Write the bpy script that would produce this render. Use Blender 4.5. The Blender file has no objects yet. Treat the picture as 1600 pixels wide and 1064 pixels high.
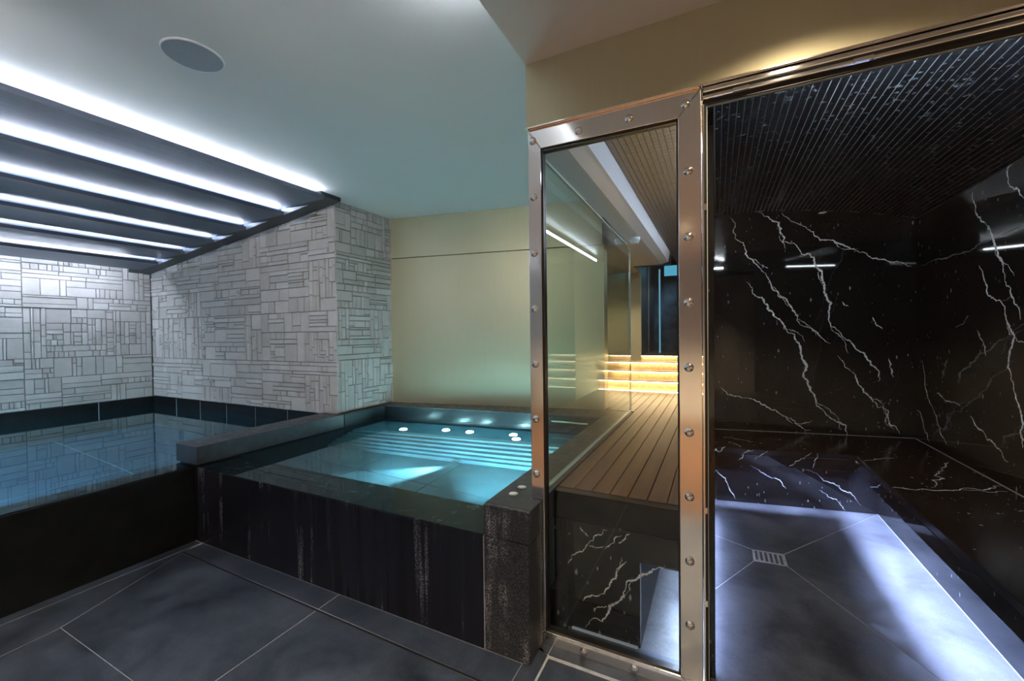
import bpy, math, random
from mathutils import Vector, Matrix

random.seed(11)
S = bpy.context.scene
COL = S.collection

# ------------------------------------------------------------------ camera, world, exposure
cd = bpy.data.cameras.new('camera')
cam = bpy.data.objects.new('camera', cd)
COL.objects.link(cam)
cd.sensor_width = 36.0
cd.lens = 36.0 * 647.0 / 1600.0
cd.clip_start = 0.02
YAW, PITCH, ROLL = 0.4591876, 0.0164312, 0.0118676
fw = Vector((-math.sin(YAW), math.cos(YAW), 0)); rt = Vector((math.cos(YAW), math.sin(YAW), 0)); up = Vector((0, 0, 1))
f2 = fw * math.cos(PITCH) - up * math.sin(PITCH)
u2 = up * math.cos(PITCH) + fw * math.sin(PITCH)
r3 = rt * math.cos(ROLL) - u2 * math.sin(ROLL)
u3 = u2 * math.cos(ROLL) + rt * math.sin(ROLL)
cm = Matrix((r3, u3, -f2)).transposed().to_4x4()
cm.translation = Vector((0, 0, 1.3))
cam.matrix_world = cm
S.camera = cam

w = bpy.data.worlds.new('world'); S.world = w; w.use_nodes = True
w.node_tree.nodes['Background'].inputs[0].default_value = (0.05, 0.06, 0.07, 1)
w.node_tree.nodes['Background'].inputs[1].default_value = 0.3
S.view_settings.view_transform = 'Standard'
S.view_settings.look = 'None'
S.view_settings.exposure = 1.28
S.view_settings.gamma = 1.0
S.view_settings.use_curve_mapping = False
S.cycles.max_bounces = 14
S.cycles.transparent_max_bounces = 24
S.cycles.transmission_bounces = 10
S.cycles.glossy_bounces = 6
S.cycles.diffuse_bounces = 5
S.cycles.sample_clamp_indirect = 6.0
S.cycles.caustics_refractive = True

# ------------------------------------------------------------------ light levels (lamps of the place and some added, unseen ones)
LOUVRE_LED = 60.0        # strips between the ceiling louvres
BENCH_LED = 170.0         # strips under the shower bench
STAIR_LED = 17.0
CORRIDOR_LED = 22.0
TUB_SPOT = 150.0
POOL_LAMP = 240.0
DOWNLIGHT = 190.0
WALL_SPOT = 66.0        # added, unseen spots that wash the stone and gold walls

# ------------------------------------------------------------------ materials
def new_mat(name):
    m = bpy.data.materials.new(name); m.use_nodes = True
    nt = m.node_tree
    return m, nt, nt.nodes['Principled BSDF']

def N(nt, t, **kw):
    n = nt.nodes.new(t)
    for k, v in kw.items():
        if k in n.inputs.keys(): n.inputs[k].default_value = v
        else: setattr(n, k, v)
    return n

def L(nt, a, ao, b, bi): nt.links.new(a.outputs[ao], b.inputs[bi])

def c4(c): return (c[0], c[1], c[2], 1)

def coords(nt, scale=(1, 1, 1), rot=(0, 0, 0)):
    g = N(nt, 'ShaderNodeNewGeometry'); mp = N(nt, 'ShaderNodeMapping')
    mp.inputs['Scale'].default_value = scale; mp.inputs['Rotation'].default_value = rot
    L(nt, g, 'Position', mp, 'Vector')
    return mp

def ramp(nt, src, out, stops):
    r = N(nt, 'ShaderNodeValToRGB')
    while len(r.color_ramp.elements) < len(stops): r.color_ramp.elements.new(0.5)
    for e, (p, c) in zip(r.color_ramp.elements, stops):
        e.position = p; e.color = c4(c) if len(c) == 3 else c
    L(nt, src, out, r, 'Fac')
    return r

def bump(nt, bsdf, src, out, strength, dist):
    b = N(nt, 'ShaderNodeBump'); b.inputs['Strength'].default_value = strength; b.inputs['Distance'].default_value = dist
    L(nt, src, out, b, 'Height'); L(nt, b, 'Normal', bsdf, 'Normal')

def simple(name, col, rough=0.5, metal=0.0, spec=0.5):
    m, nt, b = new_mat(name)
    b.inputs['Base Color'].default_value = c4(col); b.inputs['Roughness'].default_value = rough
    b.inputs['Metallic'].default_value = metal; b.inputs['Specular IOR Level'].default_value = spec
    return m

def noisy(name, c1, c2, scale, rough=0.5, metal=0.0, lo=0.35, hi=0.65, stretch=(1, 1, 1), bstr=0.0, bdist=0.002, detail=6.0, rr=None, spec=0.5):
    m, nt, b = new_mat(name)
    mp = coords(nt, stretch)
    n = N(nt, 'ShaderNodeTexNoise'); n.inputs['Scale'].default_value = scale; n.inputs['Detail'].default_value = detail; n.inputs['Roughness'].default_value = 0.62
    L(nt, mp, 'Vector', n, 'Vector')
    r = ramp(nt, n, 'Fac', [(lo, c1), (hi, c2)])
    L(nt, r, 'Color', b, 'Base Color')
    b.inputs['Roughness'].default_value = rough; b.inputs['Metallic'].default_value = metal; b.inputs['Specular IOR Level'].default_value = spec
    if rr:
        r2 = ramp(nt, n, 'Fac', [(lo, (rr[0],) * 3), (hi, (rr[1],) * 3)]); L(nt, r2, 'Color', b, 'Roughness')
    if bstr: bump(nt, b, n, 'Fac', bstr, bdist)
    return m

def emit(name, col, strength):
    m = bpy.data.materials.new(name); m.use_nodes = True; nt = m.node_tree
    nt.nodes.remove(nt.nodes['Principled BSDF'])
    e = N(nt, 'ShaderNodeEmission'); e.inputs[0].default_value = c4(col); e.inputs[1].default_value = strength
    L(nt, e, 0, nt.nodes['Material Output'], 'Surface')
    return m

def thin_glass(name, tint, ior=1.5, refl=1.0):
    m = bpy.data.materials.new(name); m.use_nodes = True; nt = m.node_tree
    nt.nodes.remove(nt.nodes['Principled BSDF'])
    t = N(nt, 'ShaderNodeBsdfTransparent'); t.inputs[0].default_value = c4(tint)
    g = N(nt, 'ShaderNodeBsdfGlossy'); g.inputs['Roughness'].default_value = 0.0; g.inputs['Color'].default_value = (refl, refl, refl, 1)
    f = N(nt, 'ShaderNodeFresnel'); f.inputs[0].default_value = ior
    geo = N(nt, 'ShaderNodeNewGeometry')
    # only the outer side of the pane mirrors, so that the glass has one clean reflection per face
    inv = N(nt, 'ShaderNodeMath', operation='SUBTRACT'); inv.inputs[0].default_value = 1.0; L(nt, geo, 'Backfacing', inv, 1)
    mul = N(nt, 'ShaderNodeMath', operation='MULTIPLY'); L(nt, f, 0, mul, 0); L(nt, inv, 0, mul, 1)
    mx = N(nt, 'ShaderNodeMixShader')
    L(nt, mul, 0, mx, 0); L(nt, t, 0, mx, 1); L(nt, g, 0, mx, 2)
    L(nt, mx, 0, nt.nodes['Material Output'], 'Surface')
    return m

def water_mat(name, tint):
    m = bpy.data.materials.new(name); m.use_nodes = True; nt = m.node_tree
    nt.nodes.remove(nt.nodes['Principled BSDF'])
    g = N(nt, 'ShaderNodeBsdfGlass'); g.inputs['Color'].default_value = c4(tint); g.inputs['Roughness'].default_value = 0.0; g.inputs['IOR'].default_value = 1.333
    L(nt, g, 0, nt.nodes['Material Output'], 'Surface')
    return m

def slate(name, c1, c2, rough=(0.3, 0.55), sc=3.0):
    m, nt, b = new_mat(name)
    mp = coords(nt)
    n1 = N(nt, 'ShaderNodeTexNoise'); n1.inputs['Scale'].default_value = sc; n1.inputs['Detail'].default_value = 8; n1.inputs['Roughness'].default_value = 0.7; n1.inputs['Distortion'].default_value = 0.4
    n2 = N(nt, 'ShaderNodeTexNoise'); n2.inputs['Scale'].default_value = 140; n2.inputs['Detail'].default_value = 3
    L(nt, mp, 'Vector', n1, 'Vector'); L(nt, mp, 'Vector', n2, 'Vector')
    r1 = ramp(nt, n1, 'Fac', [(0.32, c1), (0.7, c2)])
    r2 = ramp(nt, n2, 'Fac', [(0.62, (0, 0, 0)), (0.8, (1, 1, 1))])
    mx = N(nt, 'ShaderNodeMix', data_type='RGBA'); 
    sc2 = N(nt, 'ShaderNodeMath', operation='MULTIPLY'); sc2.inputs[1].default_value = 0.55; L(nt, r2, 'Color', sc2, 0)
    L(nt, sc2, 0, mx, 'Factor'); L(nt, r1, 'Color', mx, 6); mx.inputs[7].default_value = c4([min(1, 2.2 * v + 0.03) for v in c2])
    L(nt, mx, 2, b, 'Base Color')
    rr = ramp(nt, n1, 'Fac', [(0.3, (rough[0],) * 3), (0.7, (rough[1],) * 3)]); L(nt, rr, 'Color', b, 'Roughness')
    bump(nt, b, n1, 'Fac', 0.25, 0.004)
    return m

def wet_panel(name, base, streak, stretch, thr, grain=0.0, rough=0.22):
    """dark stone with pale limescale runs that follow the falling water"""
    m, nt, b = new_mat(name)
    mp = coords(nt, stretch)
    n1 = N(nt, 'ShaderNodeTexNoise'); n1.inputs['Scale'].default_value = 1.0; n1.inputs['Detail'].default_value = 5; n1.inputs['Roughness'].default_value = 0.6
    L(nt, mp, 'Vector', n1, 'Vector')
    mp2 = coords(nt)
    n2 = N(nt, 'ShaderNodeTexNoise'); n2.inputs['Scale'].default_value = 4.0; n2.inputs['Detail'].default_value = 4
    n3 = N(nt, 'ShaderNodeTexNoise'); n3.inputs['Scale'].default_value = 190.0; n3.inputs['Detail'].default_value = 3
    L(nt, mp2, 'Vector', n2, 'Vector'); L(nt, mp2, 'Vector', n3, 'Vector')
    a = ramp(nt, n1, 'Fac', [(thr, (0, 0, 0)), (thr + 0.16, (1, 1, 1))])
    p = ramp(nt, n2, 'Fac', [(0.42, (0, 0, 0)), (0.62, (1, 1, 1))])
    q = ramp(nt, n3, 'Fac', [(0.45, (0, 0, 0)), (0.62, (1, 1, 1))])
    m1 = N(nt, 'ShaderNodeMath', operation='MULTIPLY'); L(nt, a, 'Color', m1, 0); L(nt, p, 'Color', m1, 1)
    m2 = N(nt, 'ShaderNodeMath', operation='MULTIPLY'); L(nt, m1, 0, m2, 0); L(nt, q, 'Color', m2, 1)
    m3 = N(nt, 'ShaderNodeMath', operation='MULTIPLY'); L(nt, q, 'Color', m3, 0); m3.inputs[1].default_value = grain
    m4 = N(nt, 'ShaderNodeMath', operation='MAXIMUM'); L(nt, m2, 0, m4, 0); L(nt, m3, 0, m4, 1)
    base_n = ramp(nt, n1, 'Fac', [(0.3, base), (0.75, tuple(2.0 * v for v in base))])
    mx = N(nt, 'ShaderNodeMix', data_type='RGBA'); L(nt, m4, 0, mx, 'Factor'); L(nt, base_n, 'Color', mx, 6); mx.inputs[7].default_value = c4(streak)
    L(nt, mx, 2, b, 'Base Color')
    rr = ramp(nt, m4, 0, [(0.0, (rough,) * 3), (0.6, (0.75,) * 3)]); L(nt, rr, 'Color', b, 'Roughness')
    b.inputs['Specular IOR Level'].default_value = 0.25
    bump(nt, b, n2, 'Fac', 0.06, 0.004)
    return m

def marble(name, base, rough):
    m, nt, b = new_mat(name)
    mp = coords(nt, (1, 1, 1), (0.5, 0.6, 0.3))
    # fine pale flecks, drawn out in one direction
    mpf = coords(nt, (1.0, 1.0, 0.4), (0.4, 0.7, 0.2))
    v = N(nt, 'ShaderNodeTexVoronoi'); v.inputs['Scale'].default_value = 15.0; v.inputs['Randomness'].default_value = 1.0
    L(nt, mpf, 'Vector', v, 'Vector')
    fl = ramp(nt, v, 'Distance', [(0.045, (1, 1, 1)), (0.11, (0, 0, 0))])
    n2 = N(nt, 'ShaderNodeTexNoise'); n2.inputs['Scale'].default_value = 5.0; n2.inputs['Detail'].default_value = 3; L(nt, mp, 'Vector', n2, 'Vector')
    msk = ramp(nt, n2, 'Fac', [(0.40, (0, 0, 0)), (0.55, (1, 1, 1))])
    mpg = coords(nt, (1.0, 1.0, 0.45), (0.9, 0.35, 0.5))
    v2 = N(nt, 'ShaderNodeTexVoronoi'); v2.inputs['Scale'].default_value = 26.0; L(nt, mpg, 'Vector', v2, 'Vector')
    fl2 = ramp(nt, v2, 'Distance', [(0.05, (0.75, 0.75, 0.75)), (0.13, (0, 0, 0))])
    n4 = N(nt, 'ShaderNodeTexNoise'); n4.inputs['Scale'].default_value = 2.4; n4.inputs['Detail'].default_value = 3; L(nt, mp, 'Vector', n4, 'Vector')
    hm = ramp(nt, n4, 'Fac', [(0.42, (0, 0, 0)), (0.58, (1, 1, 1))])
    a = N(nt, 'ShaderNodeMath', operation='MULTIPLY'); L(nt, fl, 'Color', a, 0); L(nt, msk, 'Color', a, 1)
    c = N(nt, 'ShaderNodeMath', operation='MULTIPLY'); L(nt, fl2, 'Color', c, 0); L(nt, hm, 'Color', c, 1)
    d = N(nt, 'ShaderNodeMath', operation='MAXIMUM'); L(nt, a, 0, d, 0); L(nt, c, 0, d, 1)
    sc = N(nt, 'ShaderNodeMath', operation='MULTIPLY'); sc.inputs[1].default_value = 0.85; L(nt, d, 0, sc, 0)
    bs = ramp(nt, n2, 'Fac', [(0.3, base), (0.7, tuple(2.2 * x for x in base))])
    mx = N(nt, 'ShaderNodeMix', data_type='RGBA'); L(nt, sc, 0, mx, 'Factor'); L(nt, bs, 'Color', mx, 6); mx.inputs[7].default_value = (0.42, 0.44, 0.46, 1)
    L(nt, mx, 2, b, 'Base Color'); b.inputs['Roughness'].default_value = rough
    return m

def wood(name, c1, c2, rough=0.35):
    m, nt, b = new_mat(name)
    mp = coords(nt, (38, 1.6, 38))
    oi = N(nt, 'ShaderNodeObjectInfo')
    ad = N(nt, 'ShaderNodeVectorMath', operation='ADD'); L(nt, mp, 'Vector', ad, 0)
    sc = N(nt, 'ShaderNodeVectorMath', operation='SCALE'); sc.inputs[0].default_value = (0, 17, 5); L(nt, oi, 'Random', sc, 'Scale'); L(nt, sc, 0, ad, 1)
    n = N(nt, 'ShaderNodeTexNoise'); n.inputs['Scale'].default_value = 1.0; n.inputs['Detail'].default_value = 6; L(nt, ad, 0, n, 'Vector')
    r = ramp(nt, n, 'Fac', [(0.3, c1), (0.72, c2)])
    hs = N(nt, 'ShaderNodeHueSaturation'); L(nt, r, 'Color', hs, 'Color')
    mr = N(nt, 'ShaderNodeMapRange'); mr.inputs['To Min'].default_value = 0.7; mr.inputs['To Max'].default_value = 1.3; L(nt, oi, 'Random', mr, 'Value'); L(nt, mr, 0, hs, 'Value')
    L(nt, hs, 'Color', b, 'Base Color'); b.inputs['Roughness'].default_value = rough
    bump(nt, b, n, 'Fac', 0.12, 0.002)
    return m

def stone_mat(name):
    m, nt, b = new_mat(name)
    oi = N(nt, 'ShaderNodeObjectInfo')
    mp = coords(nt, (1, 1, 1))
    n = N(nt, 'ShaderNodeTexNoise'); n.inputs['Scale'].default_value = 5.0; n.inputs['Detail'].default_value = 9; n.inputs['Roughness'].default_value = 0.7; L(nt, mp, 'Vector', n, 'Vector')
    mp2 = coords(nt, (6, 6, 60))
    n2 = N(nt, 'ShaderNodeTexNoise'); n2.inputs['Scale'].default_value = 1.2; n2.inputs['Detail'].default_value = 5; L(nt, mp2, 'Vector', n2, 'Vector')
    r = ramp(nt, oi, 'Random', [(0.0, (0.38, 0.365, 0.35)), (0.5, (0.43, 0.415, 0.40)), (1.0, (0.49, 0.475, 0.465))])
    r2 = ramp(nt, n, 'Fac', [(0.3, (0.82, 0.81, 0.79)), (0.7, (1.04, 1.04, 1.05))])
    mx = N(nt, 'ShaderNodeMix', data_type='RGBA', blend_type='MULTIPLY'); mx.inputs['Factor'].default_value = 1.0
    L(nt, r, 'Color', mx, 6); L(nt, r2, 'Color', mx, 7); L(nt, mx, 2, b, 'Base Color')
    b.inputs['Roughness'].default_value = 0.8
    add = N(nt, 'ShaderNodeMath', operation='ADD'); L(nt, n, 'Fac', add, 0); L(nt, n2, 'Fac', add, 1)
    bump(nt, b, add, 0, 0.35, 0.006)
    return m

def mosaic_mat(name, c1, c2, c3, rough, thr=0.66):
    m, nt, b = new_mat(name)
    mp = coords(nt, (1, 1, 1))
    n = N(nt, 'ShaderNodeTexNoise'); n.inputs['Scale'].default_value = 42; n.inputs['Detail'].default_value = 4; L(nt, mp, 'Vector', n, 'Vector')
    r = ramp(nt, n, 'Fac', [(0.35, c1), (0.58, c2), (thr, c2), (thr + 0.08, c3)])
    L(nt, r, 'Color', b, 'Base Color'); b.inputs['Roughness'].default_value = rough
    return m

M = {}
M['ceiling'] = noisy('painted_ceiling', (0.80, 0.795, 0.77), (0.815, 0.81, 0.785), 3, rough=0.55)
M['ceiling_warm'] = simple('warm_white_ceiling', (0.76, 0.70, 0.63), 0.6)
M['soffit'] = simple('satin_soffit_paint', (0.42, 0.42, 0.45), 0.35)
M['gold'] = noisy('brushed_gold_lacquer', (0.47, 0.445, 0.315), (0.48, 0.455, 0.32), 60, rough=0.46, metal=0.8, stretch=(1, 1, 0.05))
M['gold_header'] = noisy('brushed_gold_header', (0.50, 0.46, 0.30), (0.515, 0.475, 0.31), 60, rough=0.5, metal=0.4, stretch=(1, 1, 0.05))
M['joint'] = simple('dark_joint', (0.02, 0.018, 0.014), 0.8)
M['stone'] = stone_mat('split_face_stone')
M['mortar'] = noisy('stone_wall_backing', (0.07, 0.068, 0.065), (0.11, 0.107, 0.104), 20, rough=0.9)
M['slate'] = slate('dark_slate_floor', (0.009, 0.0125, 0.020), (0.075, 0.096, 0.130), (0.3, 0.55), 3.4)  # bluish cast of the strip light is put into the slate's colour
M['slate_shower'] = slate('slate_shower_floor', (0.014, 0.015, 0.018), (0.11, 0.115, 0.12), (0.4, 0.6), 3.6)
M['grout'] = noisy('pale_grout', (0.32, 0.335, 0.35), (0.46, 0.47, 0.49), 30, rough=0.9)
M['groove'] = simple('drain_groove', (0.006, 0.006, 0.007), 0.6)
M['tub_front'] = wet_panel('wet_black_stone_front', (0.009, 0.009, 0.012), (0.40, 0.41, 0.43), (19, 19, 0.75), 0.575)
M['pier'] = wet_panel('limescaled_black_stone', (0.012, 0.012, 0.013), (0.50, 0.50, 0.51), (16, 16, 2.2), 0.46, grain=0.10, rough=0.35)
M['rim'] = noisy('honed_black_stone', (0.020, 0.022, 0.027), (0.042, 0.044, 0.052), 22, rough=0.38, rr=(0.3, 0.5))
M['rim_wet'] = noisy('wet_black_stone', (0.004, 0.005, 0.006), (0.011, 0.012, 0.014), 12, rough=0.3, spec=0.3)
M['pool_front'] = noisy('wet_pool_wall', (0.0045, 0.005, 0.005), (0.010, 0.0105, 0.010), 8, rough=0.3, spec=0.25)
M['basin'] = noisy('dark_basin_stone', (0.05, 0.105, 0.13), (0.075, 0.145, 0.175), 6, rough=0.5)
M['pool_tile'] = noisy('pool_floor_stone', (0.018, 0.062, 0.115), (0.03, 0.088, 0.15), 4, rough=0.5)
M['pool_grout'] = simple('pale_pool_grout', (0.16, 0.30, 0.36), 0.8)
M['water'] = water_mat('plunge_pool_water', (0.80, 0.97, 1.0))
M['water2'] = water_mat('swimming_pool_water', (0.75, 0.95, 1.0))
M['steel'] = noisy('polished_steel', (0.84, 0.82, 0.80), (0.87, 0.85, 0.83), 30, rough=0.12, metal=1.0, stretch=(1, 1, 0.08))
M['chrome'] = simple('chrome', (0.86, 0.86, 0.86), 0.06, 1.0)
M['gasket'] = simple('black_gasket', (0.008, 0.008, 0.008), 0.35)
M['glass'] = thin_glass('clear_glass', (0.93, 0.95, 0.93))
M['glass_door'] = thin_glass('low_reflection_glass', (0.97, 0.98, 0.98), 1.5, 0.45)
M['glass_screen'] = thin_glass('green_tinted_glass', (0.88, 0.92, 0.88))
M['glass_edge'] = simple('polished_glass_edge', (0.62, 0.68, 0.62), 0.15)
M['marble'] = marble('black_marble', (0.0055, 0.0058, 0.006), 0.03)
M['marble_top'] = marble('black_marble_bench', (0.006, 0.0062, 0.0065), 0.16)
M['vein'] = noisy('white_calcite_vein', (0.50, 0.51, 0.52), (0.92, 0.93, 0.94), 70, rough=0.15, lo=0.3, hi=0.6)
M['mosaic'] = mosaic_mat('black_mosaic', (0.006, 0.007, 0.009), (0.016, 0.02, 0.026), (0.30, 0.36, 0.42), 0.2, 0.62)
M['mosaic_grout'] = simple('pale_mosaic_grout', (0.60, 0.64, 0.68), 0.7)
M['mosaic_brown'] = mosaic_mat('warm_lit_mosaic', (0.055, 0.042, 0.03), (0.10, 0.075, 0.055), (0.2, 0.16, 0.12), 0.35, 0.7)  # dark mosaic; the brown of warm light is put into its colour
M['brown_grout'] = simple('brown_mosaic_grout', (0.22, 0.18, 0.14), 0.8)
M['wood'] = wood('dark_teak', (0.032, 0.014, 0.006), (0.10, 0.046, 0.020))
M['wood_rear'] = wood('lighter_teak', (0.055, 0.026, 0.012), (0.16, 0.078, 0.034))  # teak in a lighter tone for the rear floor
M['wood_step'] = wood('oak_step', (0.40, 0.27, 0.13), (0.58, 0.42, 0.22))
M['louvre'] = noisy('anodised_louvre', (0.095, 0.115, 0.16), (0.12, 0.145, 0.195), 40, rough=0.42, metal=0.3, stretch=(1, 0.03, 1))
M['lip'] = simple('louvre_lip_metal', (0.10, 0.115, 0.15), 0.35, 0.7)
M['beam'] = simple('dark_steel_beam', (0.018, 0.021, 0.025), 0.4)
M['bracket'] = simple('brushed_bracket', (0.45, 0.49, 0.55), 0.3, 0.9)
M['speaker'] = noisy('grey_speaker_grille', (0.33, 0.36, 0.40), (0.40, 0.43, 0.47), 300, rough=0.6)
M['speaker_ring'] = simple('white_speaker_ring', (0.75, 0.77, 0.8), 0.4)
M['plastic'] = simple('white_plastic', (0.6, 0.62, 0.63), 0.4)
M['end_wall'] = noisy('dark_blue_stone', (0.03, 0.048, 0.07), (0.14, 0.18, 0.22), 4, rough=0.25, lo=0.4, hi=0.75)
M['dark'] = simple('dark_panel', (0.012, 0.012, 0.014), 0.3)
M['plaster'] = simple('warm_plaster', (0.45, 0.40, 0.34), 0.7)
M['led_louvre'] = emit('louvre_led', (0.74, 0.82, 1.0), LOUVRE_LED)
M['led_cove'] = emit('ceiling_wash_led', (0.78, 0.85, 1.0), LOUVRE_LED * 0.45)
M['led_soffit'] = emit('soffit_cove_led', (0.80, 0.88, 1.0), 120.0)
M['led_bench'] = emit('bench_led', (0.43, 0.54, 1.0), BENCH_LED)
M['led_stair'] = emit('stair_led', (1.0, 0.76, 0.45), STAIR_LED)
M['led_corridor'] = emit('added_corridor_led', (0.72, 0.82, 1.0), CORRIDOR_LED)
M['led_skirt'] = emit('skirting_led', (0.43, 0.54, 1.0), BENCH_LED * 0.22)
M['led_niche'] = emit('niche_led', (0.55, 0.68, 1.0), BENCH_LED * 0.9)
M['led_base'] = emit('riser_led', (0.9, 0.92, 1.0), 0.07)
M['led_head'] = emit('added_shower_led', (0.86, 0.93, 1.0), 215.0)
M['matte_black'] = simple('matte_black_stone', (0.01, 0.01, 0.012), 0.7, 0.0, 0.2)
M['lens'] = emit('underwater_lens', (0.75, 0.97, 1.0), 14.0)
M['lens_warm'] = emit('downlight_lens', (1.0, 0.78, 0.5), 3.0)
M['slot'] = emit('blue_window_slot', (0.10, 0.42, 0.62), 0.4)
M['slot_edge'] = emit('glass_edge_glow', (0.22, 0.55, 0.80), 0.25)  # bright glass edge painted as glow; the edge is no lamp

# ------------------------------------------------------------------ builders
class MB:
    def __init__(s): s.v = []; s.f = []
    def add(s, vs, fs):
        o = len(s.v); s.v += [tuple(p) for p in vs]; s.f += [tuple(i + o for i in q) for q in fs]; return s
    def box(s, x0, x1, y0, y1, z0, z1):
        v = [(x0, y0, z0), (x1, y0, z0), (x1, y1, z0), (x0, y1, z0), (x0, y0, z1), (x1, y0, z1), (x1, y1, z1), (x0, y1, z1)]
        return s.add(v, [(0, 3, 2, 1), (4, 5, 6, 7), (0, 1, 5, 4), (1, 2, 6, 5), (2, 3, 7, 6), (3, 0, 4, 7)])
    def prism(s, poly, a, b, axis='z'):
        """poly is counter-clockwise seen from +axis; extruded a..b along the axis"""
        def P(p, t):
            return {'z': (p[0], p[1], t), 'y': (p[0], t, p[1]), 'x': (t, p[0], p[1])}[axis]
        n = len(poly); v = [P(p, a) for p in poly] + [P(p, b) for p in poly]
        area = sum(poly[i][0] * poly[(i + 1) % n][1] - poly[(i + 1) % n][0] * poly[i][1] for i in range(n))
        flip = (area < 0) != (axis == 'y')
        f = [tuple(range(n))[::-1], tuple(range(n, 2 * n))] + [(i, (i + 1) % n, n + (i + 1) % n, n + i) for i in range(n)]
        if flip: f = [q[::-1] for q in f]
        return s.add(v, f)
    def quad(s, a, b, c, d): return s.add([a, b, c, d], [(0, 1, 2, 3)])
    def cyl(s, c, r, h, axis='z', n=24, r2=None):
        r2 = r if r2 is None else r2
        def P(u, v_, t):
            return {'z': (c[0] + u, c[1] + v_, c[2] + t), 'y': (c[0] + u, c[1] + t, c[2] + v_), 'x': (c[0] + t, c[1] + u, c[2] + v_)}[axis]
        vs = [P(r * math.cos(2 * math.pi * i / n), r * math.sin(2 * math.pi * i / n), 0) for i in range(n)] + \
             [P(r2 * math.cos(2 * math.pi * i / n), r2 * math.sin(2 * math.pi * i / n), h) for i in range(n)]
        fs = [tuple(range(n))[::-1], tuple(range(n, 2 * n))] + [(i, (i + 1) % n, n + (i + 1) % n, n + i) for i in range(n)]
        if axis == 'y': fs = [q[::-1] for q in fs]
        return s.add(vs, fs)
    def build(s, name, mat, parent=None, bevel=0.0, smooth=False, seg=2):
        me = bpy.data.meshes.new(name)
        xs = [p[0] for p in s.v]; ys = [p[1] for p in s.v]; zs = [p[2] for p in s.v]
        o0 = Vector(((min(xs) + max(xs)) / 2, (min(ys) + max(ys)) / 2, min(zs)))
        me.from_pydata([tuple(Vector(p) - o0) for p in s.v], [], s.f); me.update()
        me.materials.append(mat)
        o = bpy.data.objects.new(name, me); COL.objects.link(o)
        base = wloc(parent) if parent else Vector((0, 0, 0))
        o.location = o0 - base
        if parent: o.parent = parent
        if bevel:
            b = o.modifiers.new('bevel', 'BEVEL'); b.width = bevel; b.segments = seg; b.limit_method = 'ANGLE'; b.angle_limit = math.radians(40)
        if smooth:
            for p in me.polygons: p.use_smooth = True
        return o

def wloc(o):
    v = Vector(o.location); p = o.parent
    while p: v = v + Vector(p.location); p = p.parent
    return v

def tag(o, label, cat=None, group=None, kind=None):
    o['label'] = label
    if cat: o['category'] = cat
    if group: o['group'] = group
    if kind: o['kind'] = kind
    return o

def thing(name, loc, label, cat, group=None, kind=None):
    e = bpy.data.objects.new(name, None); COL.objects.link(e); e.location = loc; e.empty_display_size = 0.1
    return tag(e, label, cat, group, kind)

def struct(o, label):
    o['kind'] = 'structure'; o['label'] = label
    return o

def box(name, mat, dims, parent=None, bevel=0.0): return MB().box(*dims).build(name, mat, parent, bevel)

def dome(r, h, n=14, m=5):
    """a rounded bolt head bulging towards -y from the origin"""
    v = [(0, -h, 0)]; f = []
    for j in range(1, m + 1):
        a = math.pi / 2 * j / m
        for i in range(n):
            t = 2 * math.pi * i / n; v.append((r * math.sin(a) * math.cos(t), -h * math.cos(a), r * math.sin(a) * math.sin(t)))
    for i in range(n): f.append((0, 1 + i, 1 + (i + 1) % n))
    for j in range(m - 1):
        for i in range(n):
            a = 1 + j * n + i; b = 1 + j * n + (i + 1) % n
            f.append((a, a + n, b + n, b))
    f.append(tuple(range(1 + (m - 1) * n, 1 + m * n))[::-1])
    return v, f

def lamp(name, kind, loc, energy, color, parent, target=None, size=None, sizey=None, spot=None, blend=0.4, radius=0.03):
    d = bpy.data.lights.new(name, kind); d.energy = energy; d.color = color
    if kind == 'AREA':
        d.shape = 'RECTANGLE' if sizey else 'DISK'; d.size = size
        if sizey: d.size_y = sizey
    else: d.shadow_soft_size = radius
    if kind == 'SPOT': d.spot_size = math.radians(spot); d.spot_blend = blend
    o = bpy.data.objects.new(name, d); COL.objects.link(o)
    o.location = Vector(loc) - (wloc(parent) if parent else Vector((0, 0, 0)))
    if target is not None:
        o.rotation_euler = (Vector(target) - Vector(loc)).to_track_quat('-Z', 'Y').to_euler()
    if parent: o.parent = parent
    return o

AP = 0.1809                                   # the far walls stand at a slight angle to the front ones
APD = Vector((math.cos(AP), math.sin(AP), 0)); APN = Vector((-math.sin(AP), math.cos(AP), 0))

# ================================================================== SETTING
ZR, ZW = 0.605, 0.48          # rim height, water level
ZC = 2.5                      # main ceiling
# --- main ceiling (left of the dropped soffit, right of the louvres) as one slab with the louvre bay left open
o = MB().prism([(-2.99, -3.5), (2.3, -3.5), (2.3, 1.70), (-0.70, 1.70), (-0.70, 5.4), (-1.9, 5.4), (-3.6, 3.9), (-3.6, 2.62), (-2.99, 2.62)], ZC, ZC + 0.12).build('ceiling', M['ceiling'])
struct(o, 'smooth pale green-grey painted ceiling over the plunge pool')
o = MB().prism([(-6.6, -3.5), (-2.97, -3.5), (-2.97, 2.62), (-6.6, 2.62)], 2.72, 2.8).build('ceiling_louvre_void', M['beam'])
struct(o, 'dark void above the lit ceiling louvres')
box('trim_void', M['beam'], (-2.99, -2.97, -3.5, 2.44, 2.62, 2.8))['kind'] = 'structure'
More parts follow.
